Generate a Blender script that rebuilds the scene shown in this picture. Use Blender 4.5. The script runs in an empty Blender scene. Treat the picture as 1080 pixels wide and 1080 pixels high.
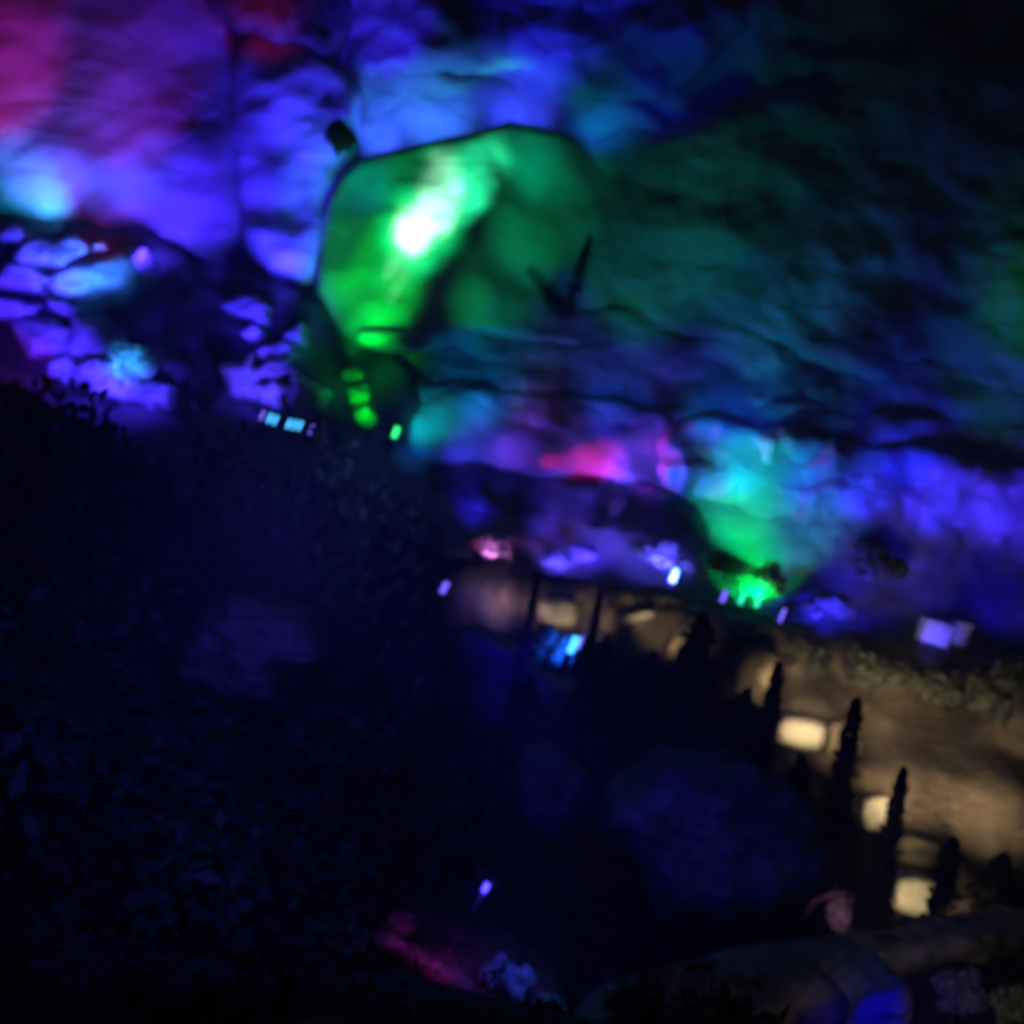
import bpy, bmesh, math, random
import numpy as np
from mathutils import Vector, Matrix, noise, Quaternion

S = bpy.context.scene
COL = S.collection
rng = random.Random(7)
PI = math.pi

# ------------------------------------------------------------------ camera
ROLL = math.radians(11.0)
FPX = 1037.0
SA, CA = math.sin(ROLL), math.cos(ROLL)
R_ = Vector((CA, 0, SA)); U_ = Vector((-SA, 0, CA)); F_ = Vector((0, 1, 0))
cam = bpy.data.cameras.new("camera")
cam.sensor_width = 36.0
cam.lens = 36.0 * FPX / 1080.0
cam.clip_start = 0.1; cam.clip_end = 8000
cam.dof.use_dof = True
cam.dof.focus_distance = 2.0          # a hand-held night shot that missed its focus
cam.dof.aperture_fstop = 2.3
co = bpy.data.objects.new("camera", cam)
COL.objects.link(co)
m = Matrix.Identity(4)
for i in range(3):
    m[i][0] = R_[i]; m[i][1] = U_[i]; m[i][2] = -F_[i]
co.matrix_world = m
S.camera = co
S.view_settings.view_transform = 'Standard'
S.view_settings.look = 'None'
S.view_settings.exposure = 0.4
S.view_settings.gamma = 1.0
S.cycles.use_denoising = True
S.cycles.sample_clamp_indirect = 3.0
S.cycles.max_bounces = 4
S.cycles.diffuse_bounces = 2

def P(px, py, d):
    """point seen at photo pixel (px,py) standing d metres ahead"""
    return (F_ + R_ * ((px - 540) / FPX) + U_ * ((540 - py) / FPX)) * d

# ------------------------------------------------------------------ world
W = bpy.data.worlds.new("World"); S.world = W; W.use_nodes = True
nt = W.node_tree
bg = nt.nodes["Background"]
sky = nt.nodes.new("ShaderNodeTexSky"); sky.sky_type = 'NISHITA'; sky.sun_disc = False
sky.sun_elevation = math.radians(1.0); sky.sun_rotation = math.radians(150)
nt.links.new(sky.outputs[0], bg.inputs[0]); bg.inputs[1].default_value = 0.008
ld = bpy.data.lights.new("moon_fill", 'SUN'); ld.energy = 0.05; ld.angle = math.radians(0.5); ld.color = (0.22, 0.28, 1.0)  # unseen moon, tinted blue and raised to lift the dark foreground
lo = bpy.data.objects.new("moon_fill", ld); COL.objects.link(lo)
lo.rotation_euler = (math.radians(40), 0, math.radians(-25))

# ------------------------------------------------------------------ materials
def mat_rock(name, c0, c1, scale=0.35, bump=0.6, rough=0.85):
    mt = bpy.data.materials.new(name); mt.use_nodes = True
    n = mt.node_tree; L = n.links; b = n.nodes["Principled BSDF"]
    geo = n.nodes.new("ShaderNodeNewGeometry")
    n1 = n.nodes.new("ShaderNodeTexNoise"); n1.inputs["Scale"].default_value = scale
    n1.inputs["Detail"].default_value = 9; n1.inputs["Roughness"].default_value = 0.62
    L.new(geo.outputs["Position"], n1.inputs["Vector"])
    cr = n.nodes.new("ShaderNodeValToRGB")
    cr.color_ramp.elements[0].position = 0.36; cr.color_ramp.elements[0].color = (*c0, 1)
    cr.color_ramp.elements[1].position = 0.64; cr.color_ramp.elements[1].color = (*c1, 1)
    L.new(n1.outputs["Fac"], cr.inputs["Fac"])
    mp = n.nodes.new("ShaderNodeMapping"); mp.inputs["Scale"].default_value = (1.0, 1.0, 2.6)
    L.new(geo.outputs["Position"], mp.inputs["Vector"])
    n2 = n.nodes.new("ShaderNodeTexNoise"); n2.inputs["Scale"].default_value = scale * 4
    n2.inputs["Detail"].default_value = 8
    L.new(mp.outputs[0], n2.inputs["Vector"])
    vo = n.nodes.new("ShaderNodeTexVoronoi"); vo.feature = 'DISTANCE_TO_EDGE'; vo.inputs["Scale"].default_value = scale * 1.7
    ad0 = n.nodes.new("ShaderNodeVectorMath"); ad0.operation = 'ADD'
    L.new(mp.outputs[0], ad0.inputs[0]); L.new(n2.outputs["Color"], ad0.inputs[1])
    L.new(ad0.outputs[0], vo.inputs["Vector"])
    mr = n.nodes.new("ShaderNodeMapRange"); mr.inputs[1].default_value = 0.0; mr.inputs[2].default_value = 0.07
    L.new(vo.outputs["Distance"], mr.inputs[0])
    ma = n.nodes.new("ShaderNodeMath"); ma.operation = 'MULTIPLY_ADD'; ma.inputs[1].default_value = 0.25
    L.new(mr.outputs[0], ma.inputs[0]); L.new(n2.outputs["Fac"], ma.inputs[2])
    bp = n.nodes.new("ShaderNodeBump"); bp.inputs["Strength"].default_value = bump; bp.inputs["Distance"].default_value = 0.5
    L.new(ma.outputs[0], bp.inputs["Height"])
    L.new(bp.outputs[0], b.inputs["Normal"])
    L.new(cr.outputs[0], b.inputs["Base Color"])
    b.inputs["Roughness"].default_value = rough
    b.inputs["Specular IOR Level"].default_value = 0.25
    return mt

def mat_leaf(name, c0, c1):
    mt = bpy.data.materials.new(name); mt.use_nodes = True
    n = mt.node_tree; L = n.links; b = n.nodes["Principled BSDF"]
    geo = n.nodes.new("ShaderNodeNewGeometry")
    cr = n.nodes.new("ShaderNodeValToRGB")
    cr.color_ramp.elements[0].color = (*c0, 1); cr.color_ramp.elements[1].color = (*c1, 1)
    L.new(geo.outputs["Random Per Island"], cr.inputs["Fac"])
    L.new(cr.outputs[0], b.inputs["Base Color"])
    b.inputs["Roughness"].default_value = 0.6
    b.inputs["Specular IOR Level"].default_value = 0.3
    return mt

def mat_plain(name, c, rough=0.6, metal=0.0, emit=None, es=0.0, nscale=6.0):
    mt = bpy.data.materials.new(name); mt.use_nodes = True
    n = mt.node_tree; L = n.links; b = n.nodes["Principled BSDF"]
    no = n.nodes.new("ShaderNodeTexNoise"); no.inputs["Scale"].default_value = nscale; no.inputs["Detail"].default_value = 6
    geo = n.nodes.new("ShaderNodeNewGeometry"); L.new(geo.outputs["Position"], no.inputs["Vector"])
    cr = n.nodes.new("ShaderNodeValToRGB")
    cr.color_ramp.elements[0].position = 0.3; cr.color_ramp.elements[1].position = 0.7
    cr.color_ramp.elements[0].color = (*[v * 0.75 for v in c], 1); cr.color_ramp.elements[1].color = (*[min(1, v * 1.15) for v in c], 1)
    L.new(no.outputs["Fac"], cr.inputs["Fac"]); L.new(cr.outputs[0], b.inputs["Base Color"])
    b.inputs["Roughness"].default_value = rough; b.inputs["Metallic"].default_value = metal
    if emit:
        b.inputs["Emission Color"].default_value = (*emit, 1); b.inputs["Emission Strength"].default_value = es
    return mt

M_ROCK = mat_rock("limestone", (0.22, 0.21, 0.20), (0.38, 0.365, 0.35), 0.3, 0.38)
M_ROCK_S = mat_rock("smooth_limestone", (0.30, 0.29, 0.28), (0.42, 0.40, 0.38), 0.16, 0.2)
M_DARKROCK = mat_rock("dark_rock", (0.05, 0.055, 0.05), (0.22, 0.21, 0.20), 0.6, 0.8)  # rock in a darker, uneven tone
M_EARTH = mat_rock("earth_bank", (0.16, 0.13, 0.09), (0.30, 0.25, 0.18), 0.8, 0.5)
M_SOIL = mat_rock("dark_soil", (0.035, 0.035, 0.03), (0.09, 0.085, 0.075), 0.8, 0.7)
M_SLOPE = mat_rock("overgrown_slope", (0.04, 0.045, 0.035), (0.15, 0.15, 0.13), 0.9, 0.7)
M_PALE = mat_rock("pale_stone", (0.38, 0.34, 0.27), (0.50, 0.46, 0.38), 1.2, 0.35)
M_PATH = mat_rock("path_gravel", (0.12, 0.11, 0.10), (0.22, 0.20, 0.18), 2.0, 0.3)
M_LEAF = mat_leaf("leaf_grey_green", (0.10, 0.12, 0.08), (0.19, 0.21, 0.16))
M_LEAF_LIT = mat_leaf("leaf_lit", (0.22, 0.25, 0.20), (0.36, 0.38, 0.33))  # paler copy of the leaves, lamp brightness put into the colour
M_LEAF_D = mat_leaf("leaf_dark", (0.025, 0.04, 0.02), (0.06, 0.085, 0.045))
M_NEEDLE = mat_leaf("needle_dark", (0.02, 0.03, 0.018), (0.04, 0.055, 0.03))
M_BARK = mat_plain("bark", (0.08, 0.06, 0.045), 0.9)
M_METAL = mat_plain("dark_metal", (0.06, 0.06, 0.065), 0.5, 0.6)
M_WHITE = mat_plain("weathered_white", (0.55, 0.55, 0.56), 0.6)

# ------------------------------------------------------------------ object helpers
def link(name, me, mat=None, parent=None):
    o = bpy.data.objects.new(name, me); COL.objects.link(o)
    if mat: me.materials.append(mat)
    if parent: o.parent = parent
    return o

def tag(o, label=None, cat=None, group=None, kind=None):
    if label: o["label"] = label
    if cat: o["category"] = cat
    if group: o["group"] = group
    if kind: o["kind"] = kind
    return o

def empty(name, loc, rz=0.0):
    o = bpy.data.objects.new(name, None); COL.objects.link(o)
    o.empty_display_size = 0.2
    o.location = loc; o.rotation_euler = (0, 0, rz); return o

def mesh_np(name, v, f, smooth=True):
    me = bpy.data.meshes.new(name)
    me.from_pydata([tuple(map(float, a)) for a in v], [], f)
    if smooth:
        me.polygons.foreach_set("use_smooth", [True] * len(me.polygons))
    me.update(); return me

def fbm(x, y, z, octs=5, H=0.9):
    return noise.fractal(Vector((x, y, z)), H, 2.1, octs)

def ridged(x, y, z, octs=5):
    return noise.ridged_multi_fractal(Vector((x, y, z)), 0.9, 2.1, octs, 1.0, 2.0)

def poly_dist(px, py, poly):
    """signed distance (positive inside) and nearest point, vectorised"""
    n = len(poly)
    best = np.full(px.shape, 1e9); nx = np.zeros_like(px); ny = np.zeros_like(py)
    inside = np.zeros(px.shape, bool)
    for i in range(n):
        x0, y0 = poly[i]; x1, y1 = poly[(i + 1) % n]
        dx, dy = x1 - x0, y1 - y0
        t = np.clip(((px - x0) * dx + (py - y0) * dy) / (dx * dx + dy * dy + 1e-9), 0, 1)
        qx, qy = x0 + t * dx, y0 + t * dy
        d = np.hypot(px - qx, py - qy)
        k = d < best
        best[k] = d[k]; nx[k] = qx[k]; ny[k] = qy[k]
        c = ((y0 > py) != (y1 > py))
        with np.errstate(divide='ignore', invalid='ignore'):
            xi = x0 + (py - y0) * dx / (dy if dy != 0 else 1e-9)
        inside ^= (c & (px < xi))
    return np.where(inside, best, -best), nx, ny

def smooth_poly(poly, it=2):
    for _ in range(it):
        q = []
        for i in range(len(poly)):
            a = poly[i]; b = poly[(i + 1) % len(poly)]
            q.append((a[0] * .75 + b[0] * .25, a[1] * .75 + b[1] * .25))
            q.append((a[0] * .25 + b[0] * .75, a[1] * .25 + b[1] * .75))
        poly = q
    return poly

def rock(name, outline, d, thick, mat, label, cat="rock formation", ctrl=None, step=6, amp=0.5, freq=0.35,
         rim=60, back=3.0, seed=0, group=None, warp=10, parent=None, pw=2.0, sm=2):
    """a solid rock mass: bulging, noisy front, a rim that turns away, and a closed back"""
    poly = smooth_poly(outline, sm)
    if warp:
        poly2 = []
        for (x, y) in poly:
            w = noise.noise_vector(Vector((x * .03, y * .03, seed * 3.1))) * warp
            w2 = noise.noise_vector(Vector((x * .1, y * .1, seed * 3.1 + 9))) * warp * .4
            poly2.append((x + w.x + w2.x, y + w.y + w2.y))
        poly = poly2
    xs = np.array([p[0] for p in poly]); ys = np.array([p[1] for p in poly])
    gx = np.arange(xs.min() - step, xs.max() + 2 * step, step); gy = np.arange(ys.min() - step, ys.max() + 2 * step, step)
    GX, GY = np.meshgrid(gx, gy)
    sd, nx, ny = poly_dist(GX, GY, poly)
    ins = sd > 0
    t = np.clip(sd / rim, 0, 1)
    roll = 1 - np.sqrt(np.clip(1 - (1 - t) ** pw, 0, 1))
    base = np.full(GX.shape, float(d))
    if ctrl:
        num = np.zeros_like(base); den = np.zeros_like(base)
        for cx, cy, cd in ctrl:
            w = 1.0 / (((GX - cx) ** 2 + (GY - cy) ** 2) + 300.0) ** 1.3
            num += w * cd; den += w
        base = num / den
    D = base + thick * roll
    H, Wd = GX.shape
    keep = ins.copy()
    ring = np.zeros_like(keep)
    ring[1:, :] |= ins[:-1, :]; ring[:-1, :] |= ins[1:, :]; ring[:, 1:] |= ins[:, :-1]; ring[:, :-1] |= ins[:, 1:]
    ring[1:, 1:] |= ins[:-1, :-1]; ring[:-1, :-1] |= ins[1:, 1:]; ring[1:, :-1] |= ins[:-1, 1:]; ring[:-1, 1:] |= ins[1:, :-1]
    ring &= ~ins
    GX = np.where(ring, nx, GX); GY = np.where(ring, ny, GY)
    D = np.where(ring, base + thick, D)
    keep |= ring
    idx = -np.ones(GX.shape, int); verts = []
    for j in range(H):
        for i in range(Wd):
            if keep[j, i]:
                p = P(GX[j, i], GY[j, i], D[j, i])
                q = p * freq
                nz = fbm(q.x + seed * 7.3, q.y, q.z * 1.3, 5) * 0.7 + (ridged(q.x * .6 + seed, q.y * .6, q.z * .9, 4) - 1.0) * 0.35
                k = amp * (0.4 + 0.6 * t[j, i])
                p = p + (p.normalized() * (-nz * k))
                idx[j, i] = len(verts); verts.append(p)
    faces = []
    for j in range(H - 1):
        for i in range(Wd - 1):
            a, b, c, e = idx[j, i], idx[j, i + 1], idx[j + 1, i + 1], idx[j + 1, i]
            q = [v for v in (a, b, c, e) if v >= 0]
            if len(q) >= 3 and (ins[j:j + 2, i:i + 2].any()):
                faces.append(tuple(q[::-1]))
    # close it: push the boundary loop back and cap with a shrunken fan
    bm = bmesh.new()
    bv = [bm.verts.new(v) for v in verts]
    for f in faces:
        try: bm.faces.new([bv[i] for i in f])
        except ValueError: pass
    loose = [v for v in bm.verts if not v.link_faces]
    bmesh.ops.delete(bm, geom=loose, context='VERTS')
    be = [e for e in bm.edges if e.is_boundary]
    r = bmesh.ops.extrude_edge_only(bm, edges=be)
    nv = [g for g in r["geom"] if isinstance(g, bmesh.types.BMVert)]
    cen = Vector((0, 0, 0))
    for v in nv: cen += v.co
    cen /= max(1, len(nv))
    for v in nv:
        v.co = v.co + (cen - v.co) * 0.12 + Vector((0, back, 0))
    ne = [g for g in r["geom"] if isinstance(g, bmesh.types.BMEdge)]
    cv = bm.verts.new(cen + Vector((0, back * 1.15, 0)))
    for e in ne:
        try: bm.faces.new((e.verts[0], e.verts[1], cv))
        except ValueError: pass
    bmesh.ops.recalc_face_normals(bm, faces=bm.faces)
    for f in bm.faces: f.smooth = True
    me = bpy.data.meshes.new(name); bm.to_mesh(me); bm.free()
    o = link(name, me, mat, parent)
    if parent is None: tag(o, label, cat, group)
    return o

# ------------------------------------------------------------------ foliage
def leaf_cloud(n, size, clumps, spread, seed, flat=0.8, leafasp=0.55):
    """n leaf quads gathered in uneven clumps -> (verts, faces); unit crown of radius about 1"""
    r = np.random.RandomState(seed)
    cc = r.normal(size=(clumps, 3)); cc /= np.linalg.norm(cc, axis=1)[:, None]
    cc *= (r.uniform(0.25, 0.85, size=(clumps, 1)))
    cc[:, 2] *= flat
    cr = r.uniform(0.18, 0.42, clumps) * spread
    k = r.choice(clumps, n, p=(cr ** 2) / (cr ** 2).sum())
    dv = r.normal(size=(n, 3)); dv /= np.linalg.norm(dv, axis=1)[:, None]
    pos = cc[k] + dv * (cr[k] * r.uniform(0.55, 1.05, n) )[:, None]
    return leaf_quads(pos, dv, size, r, leafasp)

def leaf_quads(pos, dv, size, r, leafasp=0.55):
    n = len(pos)
    nrm = dv + r.normal(scale=0.7, size=(n, 3)); nrm /= np.linalg.norm(nrm, axis=1)[:, None]
    a = np.cross(nrm, r.normal(size=(n, 3))); a /= np.linalg.norm(a, axis=1)[:, None]
    b = np.cross(nrm, a)
    s = size * r.uniform(0.6, 1.3, (n, 1))
    v = np.empty((n, 4, 3))
    v[:, 0] = pos - a * s; v[:, 1] = pos + b * s * leafasp; v[:, 2] = pos + a * s; v[:, 3] = pos - b * s * leafasp
    return v.reshape(-1, 3), [(4 * i, 4 * i + 1, 4 * i + 2, 4 * i + 3) for i in range(n)]

def tube(bm, pts, rads, seg=7):
    rings = []
    for i, p in enumerate(pts):
        p = Vector(p)
        t = (Vector(pts[min(i + 1, len(pts) - 1)]) - Vector(pts[max(i - 1, 0)])).normalized()
        a = t.orthogonal().normalized(); b = t.cross(a)
        rings.append([bm.verts.new(p + (a * math.cos(2 * PI * k / seg) + b * math.sin(2 * PI * k / seg)) * rads[i]) for k in range(seg)])
    for i in range(len(rings) - 1):
        for k in range(seg):
            bm.faces.new((rings[i][k], rings[i][(k + 1) % seg], rings[i + 1][(k + 1) % seg], rings[i + 1][k]))
    bm.faces.new(rings[0][::-1]); bm.faces.new(rings[-1])

def bm_mesh(name, bm, smooth=True):
    bmesh.ops.recalc_face_normals(bm, faces=bm.faces)
    for f in bm.faces: f.smooth = smooth
    me = bpy.data.meshes.new(name); bm.to_mesh(me); bm.free(); return me

def stem_mesh(seed, h=0.9, r=0.06, limbs=5):
    rr = random.Random(seed); bm = bmesh.new()
    tube(bm, [(0, 0, -0.35), (0.02, 0.01, h * .4), (rr.uniform(-.06, .06), rr.uniform(-.06, .06), h)], [r, r * .8, r * .35])
    for i in range(limbs):
        a = i * 2 * PI / limbs + rr.uniform(-.4, .4); z0 = h * rr.uniform(.25, .7)
        tube(bm, [(0, 0, z0), (math.cos(a) * .3, math.sin(a) * .3, z0 + .22), (math.cos(a) * .62, math.sin(a) * .62, z0 + .38)], [r * .5, r * .35, r * .12], 5)
    return bm_mesh("stem", bm)

CROWNS = []
for s in range(4):
    v, f = leaf_cloud(3200, 0.12, 26, 1.0, 100 + s)
    v[:, 2] = v[:, 2] * 0.85 + 0.62
    me = mesh_np("crown", v, f, False); CROWNS.append(me)
STEMS = [stem_mesh(s) for s in range(4)]
CROWN_BY = {}
def with_mat(me, mat):
    k = (me.name, mat.name)
    if k not in CROWN_BY:
        c = me.copy(); c.materials.clear(); c.materials.append(mat); CROWN_BY[k] = c
    return CROWN_BY[k]
for me in STEMS: me.materials.append(M_BARK)

def shrub(px, py, d, w, h, label, mat=None, kind=None, group=None, name="shrub", cat="shrub", seed=None):
    """px,py = middle of the crown in the photo; w,h = size in photo pixels"""
    s = seed if seed is not None else rng.randrange(1000)
    W_, H_ = w / FPX * d / 2, h / FPX * d / 2
    c = P(px, py, d)
    o = empty(name, c - Vector((0, 0, H_ * 0.9)), s * 1.7)
    o.scale = (W_, (W_ + H_) / 2, H_ * 1.05)
    tag(o, label, cat, group)
    cr = bpy.data.objects.new("crown", with_mat(CROWNS[s % 4], mat or M_LEAF)); COL.objects.link(cr); cr.parent = o
    st = bpy.data.objects.new("stem", STEMS[s % 4]); COL.objects.link(st); st.parent = o
    return o

def conifer_mesh(seed, n=2600, r0=0.22, taper=0.8):
    r = np.random.RandomState(seed)
    z = 1 - np.sqrt(r.uniform(0, 1, n)) ; z = r.uniform(0.06, 1.0, n) ** 1.15
    lay = np.floor(z * 16) / 16
    rad = r0 * (1 - z) ** taper * (0.72 + 0.4 * ((z - lay) * -16 + 1)) * r.uniform(0.35, 1.1, n)
    a = r.uniform(0, 2 * PI, n)
    wob = 1 + 0.28 * np.sin(a * 3 + lay * 40 + seed)
    pos = np.stack([np.cos(a) * rad * wob, np.sin(a) * rad * wob, z], 1)
    dv = np.stack([np.cos(a), np.sin(a), np.full(n, 0.5)], 1)
    return leaf_quads(pos, dv, 0.016, r, 0.5)

CONES = []
for s, (r0, tp) in enumerate(((0.22, 0.8), (0.075, 0.35), (0.30, 0.75))):
    v, f = conifer_mesh(40 + s, 3200, r0, tp)
    me = mesh_np("crown", v, f, False); me.materials.append(M_NEEDLE); CONES.append(me)
bm = bmesh.new(); tube(bm, [(0, 0, -0.06), (0, 0, 0.4), (0.004, 0, 0.97)], [0.022, 0.014, 0.003], 8)
CTRUNK = bm_mesh("trunk", bm); CTRUNK.materials.append(M_BARK)

def conifer(px, py, d, height, label, kind=0, wide=1.0, group="dark conifers in the ravine", name="conifer_tree", cat="tree", rz=0.0, lean=0.0):
    """px,py = the tip in the photo"""
    tip = P(px, py, d)
    o = empty(name, tip - Vector((0, 0, height)), rz)
    o.scale = (height * wide, height * wide, height)
    o.rotation_euler = (0, lean, rz)
    tag(o, label, cat, group)
    c = bpy.data.objects.new("crown", CONES[kind]); COL.objects.link(c); c.parent = o
    t = bpy.data.objects.new("trunk", CTRUNK); COL.objects.link(t); t.parent = o
    return o

def broadleaf(name, base, height, rx, label, seed, n=9000, mat=None, group=None, leaf=0.042):
    rr = random.Random(seed)
    o = empty(name, base); tag(o, label, "tree", group)
    bm = bmesh.new()
    ch = height * 0.62
    tube(bm, [(0, 0, -1), (.1, .05, height * .25), (.05, -.1, height * .5), (.15, .1, height * .8)], [.28, .22, .16, .05], 9)
    for i in range(8):
        a = i * PI / 4 + rr.uniform(-.3, .3); z = height * rr.uniform(.3, .6)
        tube(bm, [(.05, 0, z), (math.cos(a) * rx * .4, math.sin(a) * rx * .4, z + height * .12), (math.cos(a) * rx * .78, math.sin(a) * rx * .78, z + height * .2)], [.1, .06, .02], 6)
    link("trunk", bm_mesh("trunk", bm), M_BARK, o)
    v, f = leaf_cloud(n, leaf, 70, 0.8, seed, 0.95)
    v = v * np.array([rx, rx, height * 0.42]); v[:, 2] += ch
    link("crown", mesh_np("crown", v, f, False), mat or M_LEAF_D, o)
    return o

# ------------------------------------------------------------------ lights
def spot(a, b, col, watts, cone=60, blend=1.0, rad=0.25, parent=None):
    """a, b = (px,py,depth) of the lamp and of what it points at"""
    A, B = P(*a), P(*b)
    l = bpy.data.lights.new("flood_or_fill_spot", 'SPOT')
    l.energy = watts; l.color = col; l.spot_size = math.radians(cone); l.spot_blend = blend; l.shadow_soft_size = rad
    o = bpy.data.objects.new("flood_or_fill_spot", l); COL.objects.link(o)
    o.location = A
    o.rotation_euler = (B - A).to_track_quat('-Z', 'Y').to_euler()
    return o

def point(a, col, watts, rad=0.15):
    l = bpy.data.lights.new("lamp_glow", 'POINT'); l.energy = watts; l.color = col; l.shadow_soft_size = rad
    o = bpy.data.objects.new("lamp_glow", l); COL.objects.link(o); o.location = P(*a); return o

BLUE = (0.10, 0.07, 1.0)
VIOLET = (0.16, 0.09, 1.0)
AZURE = (0.06, 0.22, 1.0)
CYAN = (0.01, 0.55, 1.0)
TEAL = (0.0, 0.6, 0.45)
GREEN = (0.0, 1.0, 0.14)
HOTG = (0.22, 1.0, 0.50)
MAGENTA = (0.9, 0.02, 0.6)
RED = (1.0, 0.02, 0.12)
PINK = (1.0, 0.05, 0.38)
WARM = (1.0, 0.68, 0.36)
DEEP = (0.03, 0.015, 1.0)

# ------------------------------------------------------------------ setting: ground, cliff
def near_h(x, y):
    # camera stands on a slope; ravine in front; terrace at the cliff foot
    def sstep(a, b, t):
        t = min(1, max(0, (t - a) / (b - a))); return t * t * (3 - 2 * t)
    h = -1.7 - 8.3 * sstep(0.5, 22.0, y) - 1.5 * sstep(18, 26, y)
    up = 9.5 * sstep(31.0 - 0.35 * max(-20, min(14, x)), 38.0 - 0.45 * max(-20, min(14, x)), y)
    h += up
    if y < 60 and y > -5:
        h += 0.35 * fbm(x * .25, y * .25, 3.3, 5)
    return h

def axis(lo, hi, step, far):
    a = list(np.arange(lo, hi + step / 2, step))
    k = step
    while a[-1] < far: k *= 1.5; a.append(a[-1] + k)
    k = step
    while a[0] > -far: k *= 1.5; a.insert(0, a[0] - k)
    return a
ax, ay = axis(-45, 45, 0.5, 3000), axis(-6, 60, 0.5, 3000)
v = []; f = []
for yy in ay:
    for xx in ax:
        v.append((xx, yy, near_h(xx, yy)))
nxx = len(ax)
for j in range(len(ay) - 1):
    for i in range(nxx - 1):
        a = j * nxx + i; f.append((a, a + 1, a + nxx + 1, a + nxx))
g = link("ground", mesh_np("ground", v, f), M_SOIL); tag(g, kind="structure")

def cliff_y(x, z):
    if z < 8: y = 37.6 + z * 0.48
    else: y = 41.44 + (z - 8) * 0.07
    s = 1.0 if z > 6 else max(0.25, z / 6)
    q = (x * .09, y * 0.05, z * .11)
    y += -1.3 * s * fbm(q[0] + 5.2, q[1], q[2], 4)
    y += -0.8 * s * (ridged(x * .16 + 3, 1.7, z * .22, 5) - 1.0)
    y += -0.28 * fbm(x * .8, 9.1, z * 1.0, 4)
    return y
xs = np.arange(-60, 60.1, 0.36); zs = np.concatenate([np.arange(-2, 36, 0.36), np.arange(36, 60, 1.2)])
v = []; f = []
for z in zs:
    for x in xs:
        v.append((x, cliff_y(x, z), z))
nxx = len(xs)
for j in range(len(zs) - 1):
    for i in range(nxx - 1):
        a = j * nxx + i; f.append((a, a + 1, a + nxx + 1, a + nxx))
k0 = (len(zs) - 1) * nxx
nb = len(v)
for x in xs: v.append((x, 140, 62))
for i in range(nxx - 1): f.append((k0 + i, k0 + i + 1, nb + i + 1, nb + i))
c = link("hillside", mesh_np("hillside", v, f), M_ROCK); tag(c, kind="structure")

# ------------------------------------------------------------------ rock formations
rock("rock_buttress", [(-110, -90), (150, -90), (225, -30), (252, 60), (256, 160), (246, 285), (212, 300), (185, 266), (150, 243), (80, 240), (-110, 222)], 40.0, 1.3, M_ROCK_S,
     "broad smooth rock buttress washed magenta above and violet below, at the upper left", seed=1, amp=0.7, freq=0.22, rim=30, back=6, warp=14,
     ctrl=[(-100, -80, 41), (40, 60, 40.2), (120, 100, 39.6), (200, 60, 40.2), (-50, 190, 38.6), (60, 200, 38.7), (160, 205, 38.9), (215, 250, 39.0), (230, 100, 40.0), (190, 150, 39.2)])
rock("rock_overhang", [(190, -90), (365, -90), (368, 20), (352, 62), (318, 52), (280, 40), (240, 40), (205, -10)], 39.2, 0.9, M_DARKROCK,
     "dark red tinted overhang above the blue rock column", seed=2, amp=0.6, rim=22, back=5)
rock("rock_column", [(246, 34), (318, 42), (360, 60), (385, 100), (380, 180), (360, 240), (340, 290), (328, 304), (300, 298), (268, 276), (248, 246), (240, 150)], 40.0, 1.0, M_ROCK_S,
     "blue lit rock column with a scooped foot, left of the green boulder", seed=3, amp=0.6, freq=0.4, rim=16, back=5, warp=8,
     ctrl=[(300, 80, 39.6), (350, 100, 39.9), (300, 160, 40.4), (300, 215, 41.0), (265, 200, 40.0), (300, 275, 39.2), (330, 262, 39.4), (270, 250, 39.4), (335, 160, 39.8)])
rock("rock_ledge", [(352, 78), (420, 70), (520, 78), (610, 90), (700, 108), (730, 170), (640, 215), (540, 200), (470, 200), (380, 210), (352, 190)], 41.4, 0.9, M_ROCK_S,
     "pale blue rock ledge lying just above the green boulder", seed=4, amp=0.7, freq=0.35, rim=16, back=5, warp=14)
rock("rock_brow", [(352, -90), (740, -90), (800, 0), (760, 80), (670, 120), (560, 92), (470, 84), (380, 90), (352, 20)], 40.9, 1.2, M_ROCK,
     "rough deep blue rock brow along the top edge, above the pale blue ledge", seed=5, amp=1.9, freq=0.33, rim=26, back=6, warp=18)
rock("rock_boulder", [(330, 300), (338, 225), (364, 168), (420, 156), (480, 142), (555, 128), (605, 142), (650, 168), (720, 235), (720, 330), (640, 372), (520, 352), (450, 346), (442, 368), (405, 370), (368, 358), (346, 334)], 38.0, 0.7, M_ROCK_S,
     "large jutting boulder lit brilliant green with a white hot centre", cat="boulder", seed=6, amp=0.32, freq=0.55, rim=7, back=3, warp=6, sm=1,
     ctrl=[(340, 240, 39.3), (360, 200, 39.3), (345, 310, 38.6), (400, 240, 37.6), (390, 180, 39.0), (400, 340, 36.9), (440, 350, 36.7), (465, 290, 36.8), (490, 240, 37.0), (512, 205, 37.2), (545, 150, 38.0), (440, 200, 37.7),
           (450, 165, 38.9), (500, 300, 37.6), (540, 250, 38.3), (560, 300, 39.3), (600, 220, 40.0), (570, 190, 38.9), (600, 320, 40.2), (650, 150, 41.5), (660, 220, 41.3), (680, 320, 42.0), (710, 250, 42.5)])
rock("stone_lip", [(376, 352), (384, 346), (444, 350), (446, 360), (438, 368), (398, 367), (376, 362)], 36.2, 0.4, M_ROCK_S,
     "narrow green stone lip under the foot of the big green boulder", cat="rock ledge", seed=7, amp=0.06, rim=7, back=1.5, warp=1, step=2)
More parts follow.
